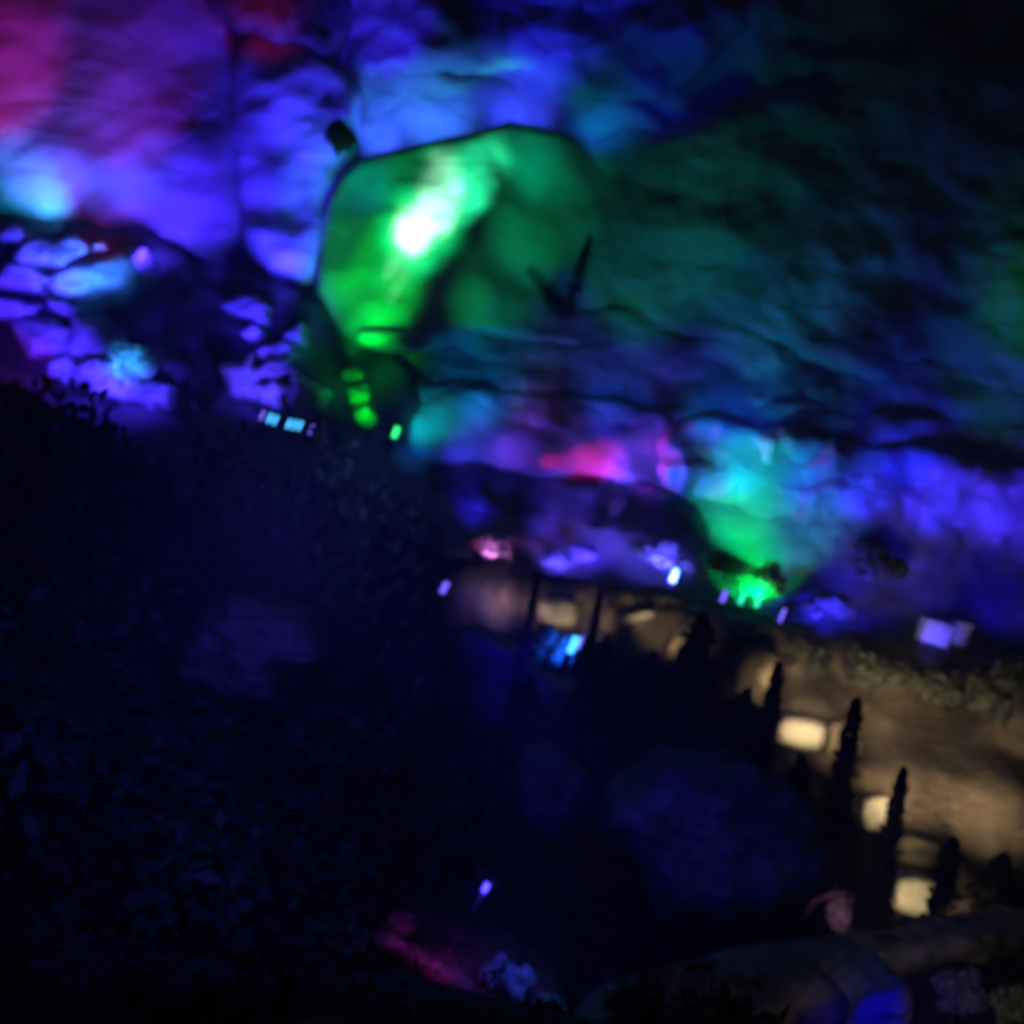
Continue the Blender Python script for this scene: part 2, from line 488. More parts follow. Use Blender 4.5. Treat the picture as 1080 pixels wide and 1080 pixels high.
rock("rock_wall", [(560, 150), (680, 130), (820, 90), (960, 60), (1180, 60), (1180, 470), (1080, 450), (960, 420), (820, 392), (700, 372), (560, 370)], 40.6, 1.1, M_ROCK,
     "wide dim teal green rock wall filling the right side above the ledges", cat="rock wall", seed=8, amp=1.0, freq=0.3, rim=26, back=6, step=6, warp=16,
     ctrl=[(600, 250, 40.2), (700, 250, 40.3), (800, 250, 40.6), (900, 280, 41.2), (1000, 250, 41.0), (1100, 300, 39.8), (900, 150, 41.8), (700, 170, 41.2), (900, 380, 39.9)])
rock("rock_shelf", [(430, 338), (560, 322), (720, 326), (880, 352), (1010, 382), (1180, 416), (1180, 540), (1040, 512), (900, 486), (760, 474), (640, 460), (520, 436), (430, 414)], 39.6, 0.5, M_ROCK,
     "long navy blue rock shelf running right from the foot of the green boulder", cat="rock ledge", seed=9, amp=0.6, freq=0.45, rim=12, back=4, warp=10,
     ctrl=[(440, 345, 40.6), (560, 328, 41.2), (720, 334, 41.4), (880, 360, 41.4), (1010, 390, 41.2), (1150, 420, 41.2), (440, 375, 39.4), (560, 366, 39.5), (720, 370, 39.7), (880, 404, 39.5), (1010, 432, 39.3), (1150, 460, 39.2),
           (440, 405, 38.9), (560, 420, 38.9), (720, 448, 38.9), (880, 470, 38.9), (1010, 495, 38.9), (1150, 520, 38.9)])
rock("rock_ledge", [(420, 396), (520, 404), (640, 420), (740, 440), (730, 490), (640, 480), (560, 470), (480, 460), (424, 440)], 38.7, 0.5, M_ROCK,
     "rough pink and violet tinted ledge right of the green bollard", cat="rock ledge", seed=10, amp=0.7, freq=0.55, rim=14, back=4, warp=12)
rock("rock_ledge", [(418, 410), (470, 412), (560, 424), (660, 428), (780, 418), (900, 426), (1040, 446), (1190, 466), (1190, 580), (1060, 566), (940, 554), (840, 548), (700, 516), (600, 508), (500, 494), (428, 484)], 38.0, 0.35, M_ROCK_S,
     "long smooth ledge crossing the middle, with one streak running cyan, pink, violet and cyan", cat="rock ledge", seed=50, amp=0.26, freq=0.45, rim=14, back=4, warp=8,
     ctrl=[(430, 416, 39.3), (560, 430, 39.5), (660, 434, 39.5), (780, 426, 39.8), (900, 434, 39.8), (1040, 454, 39.8), (1180, 474, 39.8), (440, 446, 38.2), (560, 462, 38.1), (660, 466, 38.1), (780, 462, 38.5), (900, 474, 38.5), (1040, 496, 38.5), (1180, 516, 38.5),
           (440, 474, 37.8), (560, 492, 37.8), (660, 498, 37.8), (780, 515, 37.8), (900, 530, 37.7), (1040, 545, 37.7), (1180, 560, 37.7)])
rock("rock_slope", [(680, 436), (860, 442), (925, 500), (910, 590), (850, 660), (770, 650), (720, 600), (680, 520)], 38.3, 0.8, M_ROCK,
     "tumbled rock slope lit turquoise above and bright green at its foot", cat="rock slope", seed=11, amp=1.1, freq=0.7, rim=18, back=4, warp=16)
rock("rock_slope", [(840, 452), (1040, 480), (1180, 506), (1180, 720), (1060, 706), (940, 690), (830, 664), (850, 560)], 38.0, 0.8, M_ROCK,
     "dark blue rock slope at the right, a violet band across its top", cat="rock slope", seed=12, amp=1.1, freq=0.5, rim=20, back=4, warp=16)
rock("rock_slope", [(456, 480), (580, 498), (720, 500), (772, 590), (772, 656), (660, 640), (560, 620), (464, 605), (450, 540)], 37.8, 0.7, M_DARKROCK,
     "dark purple rock slope between the pink ledge and the warm bank", cat="rock slope", seed=13, amp=0.9, freq=0.6, rim=18, back=4, warp=14)
# left slope that carries the lit outcrops
rock("rock_slope", [(-110, 222), (80, 236), (170, 246), (220, 290), (330, 300), (372, 365), (440, 380), (446, 480), (330, 490), (180, 460), (-110, 430)], 38.2, 0.8, M_SLOPE,
     "dark overgrown slope at the left carrying the blue lit outcrops", cat="rock slope", seed=14, amp=0.8, freq=0.5, rim=20, back=4)

# warm bank beside the path, coming nearer to the right
rock("earth_bank", [(464, 600), (500, 590), (640, 622), (780, 650), (900, 680), (1000, 690), (1180, 700), (1180, 900), (1060, 940), (1010, 980), (965, 975), (930, 890), (880, 830), (800, 745), (700, 720), (560, 680), (470, 650)],
     30.0, 1.4, M_EARTH, "sloping brown earth bank lit by warm lamps along the path", cat="bank", seed=15, amp=0.55, freq=0.6, rim=40, back=4,
     ctrl=[(470, 620, 36), (600, 650, 34.5), (700, 680, 32.5), (800, 700, 30.5), (900, 700, 31.5), (1000, 720, 31), (1100, 780, 28), (850, 760, 28), (930, 840, 26), (970, 920, 24), (1060, 860, 26), (1000, 960, 23)], step=6)

# warm-lit stones at the foot of the bank
def stone(px, py, d, w, h, label, seed, mat=M_PALE, name="stone", cat="stone", group=None, sq=0.6, tilt=0.0, rim=None):
    o = []
    n = 14
    for i in range(n):
        a = 2 * PI * i / n
        c, s = math.cos(a), math.sin(a)
        x = math.copysign(abs(c) ** sq, c) * w / 2; y = math.copysign(abs(s) ** sq, s) * h / 2
        o.append((px + x * math.cos(tilt) - y * math.sin(tilt), py + x * math.sin(tilt) + y * math.cos(tilt)))
    th = w / FPX * d * 0.35
    return rock(name, o, d - th * .3, th, mat, label, cat=cat, seed=seed, amp=0.05 * th / 0.3, freq=1.6, rim=(rim or min(w, h) * 0.3), back=th * 1.1, warp=1.5, step=max(1.5, w / 26), group=group, sm=1)

stone(846, 773, 26.4, 58, 34, "oblong cream stone under the topmost dark spire of the warm path", 21, tilt=0.2)
stone(890, 782, 27.0, 40, 46, "brown boulder right of the oblong cream stone", 22, M_EARTH, name="boulder", cat="boulder")
stone(925, 857, 24.6, 32, 38, "small pinkish cream stone tucked left of a dark spire", 23)
stone(968, 898, 23.8, 58, 40, "ribbed tan boulder just above the brightest stone", 24, M_EARTH, name="boulder", cat="boulder", tilt=0.25)
stone(966, 944, 22.6, 50, 46, "brightest squarish cream stone, lowest of the warm row", 25, tilt=0.2)
stone(800, 712, 28.6, 52, 62, "rounded tan boulder at the upper end of the lower warm row", 26, M_EARTH, name="boulder", cat="boulder", tilt=0.3)
stone(588, 647, 33.6, 46, 34, "tan rounded rock glowing just above the blue lamp under the bank", 27, M_PALE, name="boulder", cat="boulder")
stone(652, 646, 33.0, 30, 52, "slanting tan rock slab between two thin dark spires", 28, M_EARTH, name="boulder", cat="boulder", tilt=0.5)
stone(672, 650, 32.6, 44, 16, "flat tan rock glowing beside a thin dark spire", 29, M_PALE, tilt=-0.2)
stone(722, 672, 31.0, 22, 62, "leaning tan rock slab left of the dark pointed tree", 30, M_EARTH, name="boulder", cat="boulder", tilt=0.55)

# ------------------------------------------------------------------ pale outcrops and lit shrubs, left slope
def outcrop(px, py, d, w, h, label, seed, tilt=0.0, mat=None, group=None):
    rr = random.Random(seed); n = 13; o = []
    for i in range(n):
        a = 2 * PI * i / n
        k = rr.uniform(0.65, 1.6)
        x = math.cos(a) * w / 2 * k; y = math.sin(a) * h / 2 * k
        o.append((px + x * math.cos(tilt) - y * math.sin(tilt), py + x * math.sin(tilt) + y * math.cos(tilt)))
    th = min(w, h) / FPX * d * 0.5
    return rock("rock_outcrop", o, d, th, mat or M_OUT, label, cat="rock", seed=seed, amp=0.4, freq=1.1, rim=min(w, h) * 0.3, back=2.6, warp=7, step=2.5, sm=1, group=group)
M_OUT = mat_rock("pale_limestone", (0.34, 0.33, 0.32), (0.5, 0.49, 0.47), 0.9, 0.5)
GL = "pale outcrops on the left slope"
for i, a in enumerate([
    (60, 264, 36.6, 62, 34, "pale blue lit outcrop, upper middle one below the cyan hotspot", -0.2),
    (100, 288, 36.2, 96, 40, "largest azure lit outcrop, in the upper row of the left slope", -0.25),
    (22, 293, 36.6, 64, 24, "flat violet blue outcrop at the left edge beside the azure one", 0.1),
    (8, 245, 36.9, 28, 16, "small violet outcrop cut by the left edge under the cyan hotspot", 0.2),
    (106, 259, 36.9, 14, 10, "tiny violet stone above the right part of the azure outcrop", 0.0),
    (68, 323, 36.2, 32, 14, "low small outcrop between the upper and lower blue rows", 0.2),
    (18, 328, 36.4, 48, 18, "dim dark blue outcrop at the left edge between the two rows", 0.1),
    (50, 354, 35.6, 60, 46, "round violet outcrop at the left of the lower blue row", 0.2),
    (92, 364, 35.3, 44, 52, "violet outcrop beside the spiky cyan shrub, on its left", 0.3),
    (70, 394, 35.0, 36, 24, "small low violet outcrop hugging the dark foreground crown", 0.3),
    (120, 400, 34.8, 70, 40, "violet outcrop right under the spiky cyan shrub", 0.3),
    (160, 412, 34.8, 44, 30, "trailing violet outcrop at the right end of the lower row", 0.4),
    (262, 325, 36.6, 42, 20, "flat violet outcrop high below the scooped rock column", 0.1),
    (263, 347, 36.4, 24, 20, "small round violet outcrop under the flat violet one", 0.0),
    (310, 352, 36.4, 18, 28, "small dim violet outcrop nearest the green boulder's foot", 0.5),
    (290, 373, 36.2, 30, 12, "low curved violet outcrop above the pale pair", -0.3),
    (254, 398, 35.6, 38, 48, "upright pale violet outcrop above the white blue bollards", 0.25),
    (290, 390, 35.6, 34, 18, "flat violet outcrop upper right of the upright one", 0.0),
    (284, 416, 35.2, 38, 28, "pale violet outcrop right of the upright one above the bollards", -0.3),
    (322, 420, 35.4, 44, 40, "dim indigo outcrop right of the pale pair above the bollards", 0.2),
]):
    outcrop(a[0], a[1], a[2], a[3], a[4], a[5], 60 + i, a[6], group=GL)
shrub(134, 374, 34.2, 66, 56, "spiky pale shrub with a cyan centre in the lower blue row", mat=M_LEAF_LIT)
shrub(194, 384, 36.0, 44, 36, "dim indigo shrub in the dark gap right of the lower blue row")
shrub(372, 392, 35.0, 24, 24, "topmost of the small bright green bushes in a row", group="green bushes by the green bollard")
shrub(378, 414, 34.6, 22, 28, "middle small green bush in the row of bright green ones", group="green bushes by the green bollard")
shrub(389, 438, 34.2, 28, 34, "lowest and brightest green bush beside the green bollard", group="green bushes by the green bollard")
shrub(523, 571, 34.6, 70, 34, "magenta and white lit shrub on the purple slope", mat=M_LEAF_LIT)
shrub(588, 586, 35.4, 40, 36, "violet shrub lit from its left, between the magenta shrub and the bank", mat=M_LEAF_LIT, group="violet shrubs above the bank")
shrub(616, 580, 35.4, 34, 30, "smaller violet shrub right of the one lit from its left", mat=M_LEAF_LIT, group="violet shrubs above the bank")
shrub(672, 574, 35.0, 26, 24, "small violet shrub left of the cyan bollard", mat=M_LEAF_LIT, group="violet shrubs above the bank")
shrub(704, 584, 34.8, 52, 40, "wide violet shrub right behind the cyan bollard", mat=M_LEAF_LIT, group="violet shrubs above the bank")
shrub(732, 596, 34.8, 36, 34, "dim violet shrub between the cyan bollard and the green slope", mat=M_LEAF_LIT, group="violet shrubs above the bank")
shrub(798, 606, 35.6, 70, 56, "vivid green shrub standing above two green bollards", mat=M_LEAF_LIT)
shrub(770, 590, 36.0, 50, 40, "dimmer green shrub left of the vivid green one")
shrub(876, 632, 34.6, 56, 36, "indigo shrub right of the green bollards", group="indigo shrubs on the right slope")
shrub(845, 640, 34.4, 50, 24, "low indigo shrub beside a thin violet bollard", group="indigo shrubs on the right slope")
shrub(930, 590, 36.0, 70, 50, "dim indigo shrub high on the right slope", group="indigo shrubs on the right slope")
def shaded_notch(root_px, arms, d, label):  # dark foliage stands in for the shade of a forked notch
    b = P(*root_px, d); o = empty("shaded_notch_foliage", b); tag(o, label, "bush")
    r = np.random.RandomState(77)
    for (px, py, w) in arms:
        e = P(px, py, d) - b; n = 700
        t = r.uniform(0, 1, n); wd = w / FPX * d * (1.05 - 0.75 * t) * 0.5
        pos = np.outer(t, np.array(e)) + r.normal(size=(n, 3)) * wd[:, None] * 0.6
        v, f = leaf_quads(pos, r.normal(size=(n, 3)), 0.1, r, 0.4)
        link("foliage", mesh_np("foliage", v, f, False), M_NEEDLE, o)
shaded_notch((598, 332), [(558, 284, 22), (622, 250, 20)], 38.3, "dark forked foliage put in for the shade of a notch in the green wall")
shrub(361, 138, 38.6, 26, 46, "small dark bush between the blue column and the pale ledge", mat=M_LEAF_D)
shrub(586, 678, 32.0, 56, 60, "pale bush added to carry the glow of the cyan blue lamp", mat=M_LEAF_LIT)  # added bush that catches the lamp's glow
# scrub on the bank
GS = "dull scrub along the top of the bank"
for a in [
    (790, 668, 30.5, 60, 40, "dull brown scrub above the tan boulder at the top of the bank"),
    (850, 690, 30.5, 80, 50, "wide dull brown scrub in the middle of the bank's top"),
    (925, 700, 30.2, 90, 56, "dull olive scrub under the blue lit boxes"),
    (1000, 716, 29.6, 90, 60, "dull olive scrub right of the blue lit boxes"),
    (1064, 726, 29.0, 70, 110, "dark green bush at the right edge of the bank's top"),
    (700, 630, 33.5, 70, 36, "dim olive scrub above the leaning tan slab"),
    (530, 590, 36.0, 70, 30, "dim purple scrub along the far end of the bank"),
]:
    shrub(*a, group=GS, mat=M_LEAF)

# ------------------------------------------------------------------ dark spires and trees in the ravine
SP = "slim dark spires in front of the warm bank"
for a in [
    (822, 700, 20.0, 6.0, "slim dark spire left of the oblong cream stone's right boulder, topmost on the warm path", 0.75),
    (904, 738, 19.0, 6.0, "tallest slim dark spire, right of the brown boulder", 0.85),
    (953, 812, 17.5, 6.0, "slim dark spire between the small pinkish stone and the ribbed boulder", 0.68),
    (1006, 886, 16.5, 5.0, "slim dark spire right of the brightest cream stone", 0.95),
    (568, 604, 27.0, 5.0, "thin dark spire left of the tan glowing rock above the blue lamp", 0.5),
    (634, 622, 26.0, 4.6, "thin dark spire between two tan rocks", 0.6),
]:
    conifer(a[0], a[1], a[2], a[3], a[4], kind=1, wide=a[5], group=SP, name="cypress_tree")
CT = "dark trees filling the ravine"
for i, a in enumerate([
    (742, 648, 22.0, 9.0, "dark broad pointed tree right of the leaning tan slab", 2, 1.0),
    (690, 690, 21.0, 8.0, "dark pointed tree below the flat tan rock", 2, 0.9),
    (640, 672, 23.0, 8.0, "dark pointed tree right of the cyan blue lamp", 2, 0.8),
    (788, 730, 20.0, 8.0, "dark pointed tree below the upper tan boulder", 2, 1.0),
    (846, 800, 19.0, 7.0, "dark pointed tree below the oblong cream stone", 2, 1.0),
    (896, 860, 18.0, 6.0, "dark pointed tree left of the small pinkish stone", 2, 0.9),
    (560, 716, 22.0, 7.0, "dark pointed tree left below the cyan blue lamp", 2, 1.0),
    (1060, 900, 17.0, 4.6, "dark broad tree at the right edge below the bank", 2, 1.2),
]):
    conifer(a[0], a[1], a[2], a[3], a[4], kind=a[5], wide=a[6], group=CT, rz=i * 1.3)

# foreground crowns, lower left
GF = "dark tree crowns in the lower left foreground"
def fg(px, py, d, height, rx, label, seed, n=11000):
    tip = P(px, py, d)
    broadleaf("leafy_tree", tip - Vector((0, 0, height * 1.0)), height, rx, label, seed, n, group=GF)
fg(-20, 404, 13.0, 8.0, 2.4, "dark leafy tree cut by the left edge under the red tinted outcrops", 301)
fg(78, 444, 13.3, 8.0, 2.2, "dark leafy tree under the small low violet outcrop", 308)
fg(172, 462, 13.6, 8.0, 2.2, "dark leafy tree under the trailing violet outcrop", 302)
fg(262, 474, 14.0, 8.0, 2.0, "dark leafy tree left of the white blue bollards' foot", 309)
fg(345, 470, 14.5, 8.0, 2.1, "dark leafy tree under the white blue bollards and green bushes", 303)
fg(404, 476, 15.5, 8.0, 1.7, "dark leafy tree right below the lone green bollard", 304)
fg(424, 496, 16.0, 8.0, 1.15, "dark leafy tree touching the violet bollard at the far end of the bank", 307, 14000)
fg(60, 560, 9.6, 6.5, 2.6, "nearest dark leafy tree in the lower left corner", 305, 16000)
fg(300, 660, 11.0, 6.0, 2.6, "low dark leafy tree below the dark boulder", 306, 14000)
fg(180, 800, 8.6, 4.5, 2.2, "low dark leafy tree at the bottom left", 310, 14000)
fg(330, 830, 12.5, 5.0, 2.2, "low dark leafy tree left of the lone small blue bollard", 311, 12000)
# dark boulders in the ravine
rock("boulder", [(170, 660), (230, 630), (310, 640), (340, 690), (300, 740), (250, 755), (190, 720)], 8.6, 0.7, M_DARKROCK,
     "dark blue boulder among the foreground tree crowns", cat="boulder", seed=41, amp=0.45, freq=1.5, warp=30, rim=30, back=1)
rock("boulder", [(640, 840), (720, 800), (820, 810), (890, 870), (880, 960), (780, 1000), (660, 960)], 15.0, 1.2, M_DARKROCK,
     "large dim blue boulder in the dark middle of the ravine", cat="boulder", seed=42, amp=0.9, freq=0.8, rim=40, back=2, warp=40)
rock("boulder", [(530, 800), (590, 780), (630, 820), (620, 880), (560, 890)], 15.5, 0.8, M_DARKROCK,
     "small dim blue boulder left of the large one in the ravine", cat="boulder", seed=43, amp=0.5, freq=1.2, warp=20, rim=30, back=1)
rock("rock_slope", [(462, 648), (520, 672), (570, 712), (640, 744), (660, 810), (560, 810), (470, 770)], 27.0, 1.0, M_DARKROCK,
     "dark slope glowing deep blue beneath the far end of the bank", cat="rock slope", seed=44, amp=0.4, freq=0.7, rim=40, back=3)

# low undergrowth over the near slope
r = np.random.RandomState(5); pos = []; lf = []
for _ in range(700):
    yy = 2.6 + 20 * r.uniform() ** 1.3; xx = r.uniform(-0.75, 0.62) * yy
    if 7.0 < yy < 11.5 and -0.08 * yy < xx < 0.2 * yy: continue
    hh = near_h(xx, yy); sz = r.uniform(.12, .5) * (0.5 + yy * .05)
    k = r.normal(size=(46, 3)); k /= np.linalg.norm(k, axis=1)[:, None]
    lf += [0.03 if yy < 7 else 0.07] * 46
    if yy < 7: sz *= 0.5
    pos.append(k * sz * r.uniform(.5, 1.0, (46, 1)) + np.array([xx, yy, hh + sz * .5]))
pos = np.concatenate(pos)
v, f = leaf_quads(pos, r.normal(size=pos.shape), np.array(lf)[:, None] / 1.0, r, 0.5)
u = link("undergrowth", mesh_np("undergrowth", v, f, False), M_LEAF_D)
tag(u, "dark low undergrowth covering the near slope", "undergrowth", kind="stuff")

# ------------------------------------------------------------------ near bottom: rock shaped to a streak of light, plants, low wall
rock("boulder", [(384, 985), (405, 974), (450, 998), (520, 1032), (604, 1072), (590, 1096), (500, 1066), (420, 1022)], 8.6, 0.5, M_DARKROCK,
     "long low rock with a magenta streak along its upper left edge", cat="boulder", seed=45, amp=0.12, freq=1.4, rim=30, back=1.2)
shrub(424, 972, 8.9, 34, 34, "small purple tinted bush above the magenta streaked rock", mat=M_LEAF)
shrub(526, 1018, 8.6, 36, 50, "dim blue bush between the magenta rock and the ravine", mat=M_LEAF_LIT)
shrub(548, 1026, 8.3, 30, 42, "brighter blue bush right of the dim blue one", mat=M_LEAF_LIT)
shrub(580, 1062, 8.0, 50, 50, "teal tinted bush at the bottom edge beside the blue bush", mat=M_LEAF)
shrub(420, 1070, 7.6, 90, 60, "dim green bush at the bottom edge under the magenta streak", mat=M_LEAF)
shrub(510, 930, 13.0, 30, 40, "small dark bush around the lone blue bollard", mat=M_LEAF_D)

rock("low_wall", [(560, 1110), (600, 1075), (700, 1040), (800, 1018), (900, 1000), (1000, 986), (1120, 962), (1120, 1000), (1000, 1024), (900, 1036), (800, 1056), (720, 1110)], 9.5, 0.35, M_EARTH,
     "low rough stone wall curving across the bottom right corner", cat="wall", seed=46, amp=0.3, freq=2.6, rim=14, back=0.5,
     ctrl=[(600, 1090, 8.0), (800, 1036, 9.2), (1000, 1000, 10.4), (1100, 980, 11.0)], step=4)
rock("boulder", [(905, 1040), (940, 1036), (962, 1060), (966, 1110), (890, 1110)], 7.2, 0.4, M_ROCK,
     "deep blue lit boulder at the bottom edge in front of the low wall", cat="boulder", seed=47, amp=0.1, freq=2, rim=14, back=.6, step=4, warp=22)
rock("boulder", [(820, 1064), (868, 1042), (900, 1046), (890, 1110), (800, 1110)], 7.4, 0.4, M_EARTH,
     "dull brown boulder left of the deep blue one at the bottom edge", cat="boulder", seed=48, amp=0.1, freq=2, rim=14, back=.6, step=4)
shrub(886, 952, 16.0, 30, 60, "mauve tinted upright bush left of the lowest cream stone")
shrub(1012, 960, 17.0, 34, 56, "pinkish brown upright bush right of the lowest cream stone")
shrub(1010, 1040, 8.0, 46, 70, "purple brown spiky bush in the bottom right corner")
shrub(1068, 1050, 7.4, 40, 70, "pale olive bush cut by the right edge in the bottom corner")
shrub(1062, 970, 13.0, 60, 60, "dark blue bush at the right edge below the bank", mat=M_LEAF_D)
shrub(940, 984, 16.5, 20, 30, "tiny teal specked plant below the brightest cream stone")

# ------------------------------------------------------------------ lamps
def emis(name, col, s):
    return mat_plain(name, (0.6, 0.6, 0.6), 0.4, 0, col, s)
E_CYAN = emis("lens_cyan", (0.06, 0.5, 1.0), 2.0)
E_VIO = emis("lens_violet", (0.17, 0.11, 1.0), 1.3)
E_DIM = emis("lens_dim_blue", (0.06, 0.04, 1.0), 0.5)
E_GRN = emis("lens_green", (0.03, 1.0, 0.2), 1.6)
E_TEAL = emis("lens_teal", (0.01, 0.8, 0.5), 1.4)

def bollard(px, py, d, hpx, emat, label, group=None, lean=0.0, w=0.11, foot=0.6):
    """px,py = middle of the glowing head"""
    h = hpx / FPX * d
    c = P(px, py, d)
    o = empty("bollard_light", c - Vector((0, 0, h * 1.0))); tag(o, label, "lamp", group)
    o.rotation_euler = (0, lean, 0)
    bm = bmesh.new(); tube(bm, [(0, 0, -foot), (0, 0, h * .5)], [w * .7, w * .7], 12); link("post", bm_mesh("post", bm, False), M_METAL, o)
    bm = bmesh.new(); tube(bm, [(0, 0, h * .5), (0, 0, h * .56), (0, 0, h * 1.42), (0, 0, h * 1.46)], [w * .8, w, w, w * .85], 14); link("lens", bm_mesh("lens", bm), emat, o)
    bm = bmesh.new(); tube(bm, [(0, 0, h * 1.46), (0, 0, h * 1.52), (0, 0, h * 1.58)], [w * 1.3, w * 1.3, w * .5], 14); link("cap", bm_mesh("cap", bm, False), M_METAL, o)
    return o
GB = "row of white blue bollards under the violet shrubs"
for px, py, e, t in [(274, 437, E_VIO, "dim violet bollard, leftmost of the row under the violet shrubs"),
                     (282, 440, E_CYAN, "bright cyan bollard next to the leftmost violet one"),
                     (288, 442, E_CYAN, "bright cyan bollard, third from the left of the row"),
                     (302, 446, E_CYAN, "bright cyan bollard, middle of the row"),
                     (308, 447, E_CYAN, "bright cyan bollard right after the middle one"),
                     (314, 448, E_CYAN, "bright cyan bollard, last cyan one before the violet end"),
                     (326, 452, E_VIO, "dim violet bollard, rightmost of the row under the violet shrubs")]:
    bollard(px, py, 33.0, 11, e, t, GB, lean=0.25, w=0.045)
bollard(415, 455, 32.5, 13, E_GRN, "lone green bollard right of the green bushes", lean=0.2, w=.09)
bollard(465, 618, 33.5, 14, E_VIO, "lone violet bollard at the far left end of the bank", lean=0.3, w=.1)
bollard(709, 606, 33.5, 16, E_CYAN, "cyan bollard in front of the wide violet shrub", lean=0.15, w=.12)
bollard(761, 628, 33.0, 14, E_VIO, "blue violet bollard left of the two green ones", lean=0.2, w=.08)
bollard(780, 630, 33.0, 14, E_TEAL, "left of the two green bollards below the vivid green shrub", lean=0.2, w=.08)
bollard(797, 632, 33.0, 16, E_TEAL, "right of the two green bollards below the vivid green shrub", lean=0.2, w=.08)
bollard(822, 648, 33.0, 16, E_VIO, "thin violet bollard at the left end of the low indigo shrub", lean=0.2, w=.06)
bollard(600, 678, 31.0, 20, E_CYAN, "cyan blue lamp under the glowing tan rock", lean=0.25, w=.12)
bollard(509, 934, 12.5, 13, E_DIM, "lone small blue bollard in the dark ravine", lean=0.3, w=.045, foot=2.2)
bollard(608, 676, 31.2, 16, E_VIO, "thin violet lamp right of the cyan blue lamp", lean=0.25, w=.06)

def block(px, py, d, wpx, hpx, label, lean):
    c = P(px, py, d); w = wpx / FPX * d; h = hpx / FPX * d
    o = empty("utility_box", c - Vector((0, 0, h / 2))); tag(o, label, "box", "blue lit boxes on the right slope")
    o.rotation_euler = (0, lean, 0)
    def bx(a, b):
        bm = bmesh.new(); bmesh.ops.create_cube(bm, size=1.0)
        for v in bm.verts: v.co = Vector([(a[i] + b[i]) / 2 + v.co[i] * (b[i] - a[i]) for i in range(3)])
        bmesh.ops.bevel(bm, geom=list(bm.edges), offset=0.025, segments=2, affect='EDGES')
        return bm_mesh("body", bm, False)
    link("body", bx((-w / 2, -.25, 0), (w / 2, .25, h * .86)), M_WHITE, o)
    link("lid", bx((-w / 2 - .05, -.31, h * .862), (w / 2 + .05, .31, h)), M_WHITE, o)
    link("plinth", bx((-w / 2 - .04, -.29, -.5), (w / 2 + .04, .29, -.002)), M_METAL, o)
    return o
block(984, 667, 32.0, 30, 24, "wide pale box lit blue, left one of the pair on the right slope", 0.12)
block(1010, 668, 32.2, 15, 24, "narrow pale box lit blue, right one of the pair on the right slope", 0.12)

# ------------------------------------------------------------------ light
def lin(r, g, b):
    return tuple((v / 255 / 12.92) if v <= 10 else ((v / 255 + 0.055) / 1.055) ** 2.4 for v in (r, g, b))

def sp(a, b, rgb, k=1.0, cone=60, rad=0.35, blend=1.0):
    """floodlight or added fill whose pool, on pale rock, comes out near the colour rgb seen in the photo"""
    c = lin(*rgb); m_ = max(c); d = (P(*b) - P(*a)).length
    return spot(a, b, tuple(v / m_ for v in c), k * m_ * 88 * d * d, cone, blend, rad)

# left buttress
sp((-10, 150, 35), (-10, 50, 40.2), (150, 4, 115), 0.7, 58)
sp((120, 180, 34.5), (120, 80, 39.8), (95, 3, 90), 0.8, 66)
sp((60, 240, 36.8), (42, 208, 38.6), (0, 180, 250), 2.4, 50)
sp((50, 228, 34.6), (50, 186, 38.8), (100, 76, 255), 1.9, 40)
sp((130, 232, 34.8), (130, 200, 38.8), (84, 58, 255), 1.2, 40)
sp((165, 290, 35.6), (160, 208, 38.9), (66, 40, 255), 1.7, 66)
sp((230, 300, 35.4), (212, 160, 39.4), (50, 26, 225), 1.2, 52)
sp((268, 40, 36), (275, 4, 39.2), (100, 4, 35), 1.1, 66)
sp((110, 262, 34.6), (110, 247, 37.5), (120, 4, 40), 0.7, 44)
sp((10, 420, 33), (22, 392, 35), (130, 4, 60), 0.9, 60)
# column
sp((296, 310, 37.4), (300, 205, 40.6), (50, 40, 255), 1.5, 60)
sp((330, 270, 38.0), (318, 95, 39.8), (56, 46, 255), 1.6, 40)
sp((300, 320, 36.9), (305, 284, 39.2), (60, 50, 255), 1.3, 50)
# pale ledge and brow
sp((400, 146, 39.4), (400, 124, 41.4), (50, 90, 255), 1.6, 100)
sp((460, 132, 39.4), (460, 116, 41.4), (52, 112, 255), 1.8, 100)
sp((540, 114, 39.2), (545, 108, 41.4), (48, 70, 255), 1.5, 96)
sp((630, 112, 39.0), (635, 140, 41.4), (5, 80, 180), 0.9, 90)
sp((410, 90, 37.6), (400, 15, 40.8), (52, 30, 245), 1.0, 62)
sp((570, 110, 37.4), (580, 25, 40.8), (28, 12, 205), 1.0, 66)
sp((690, 140, 36.6), (705, 55, 41), (8, 8, 120), 0.9, 66)
sp((830, 130, 36.5), (830, 60, 41.4), (2, 10, 45), 0.6, 56)
# green boulder
sp((405, 296, 32.2), (436, 246, 37.6), (190, 255, 225), 5.0, 17, 0.2)
sp((410, 320, 32.4), (462, 218, 37.6), (170, 255, 220), 4.0, 17, 0.2)
sp((430, 310, 32.4), (494, 198, 37.4), (40, 255, 170), 3.0, 18, 0.2)
sp((395, 310, 32.6), (440, 240, 37.3), (0, 245, 130), 2.2, 36)
sp((372, 380, 33.2), (390, 300, 37.6), (0, 205, 60), 1.7, 50)
sp((570, 300, 33), (565, 235, 38.5), (0, 130, 76), 0.8, 46)
sp((500, 370, 34), (520, 310, 38.4), (0, 115, 58), 0.8, 50)
sp((390, 210, 36.0), (380, 190, 38.9), (0, 130, 120), 1.2, 60)
sp((560, 190, 35.4), (570, 165, 38.4), (0, 130, 95), 1.1, 66)
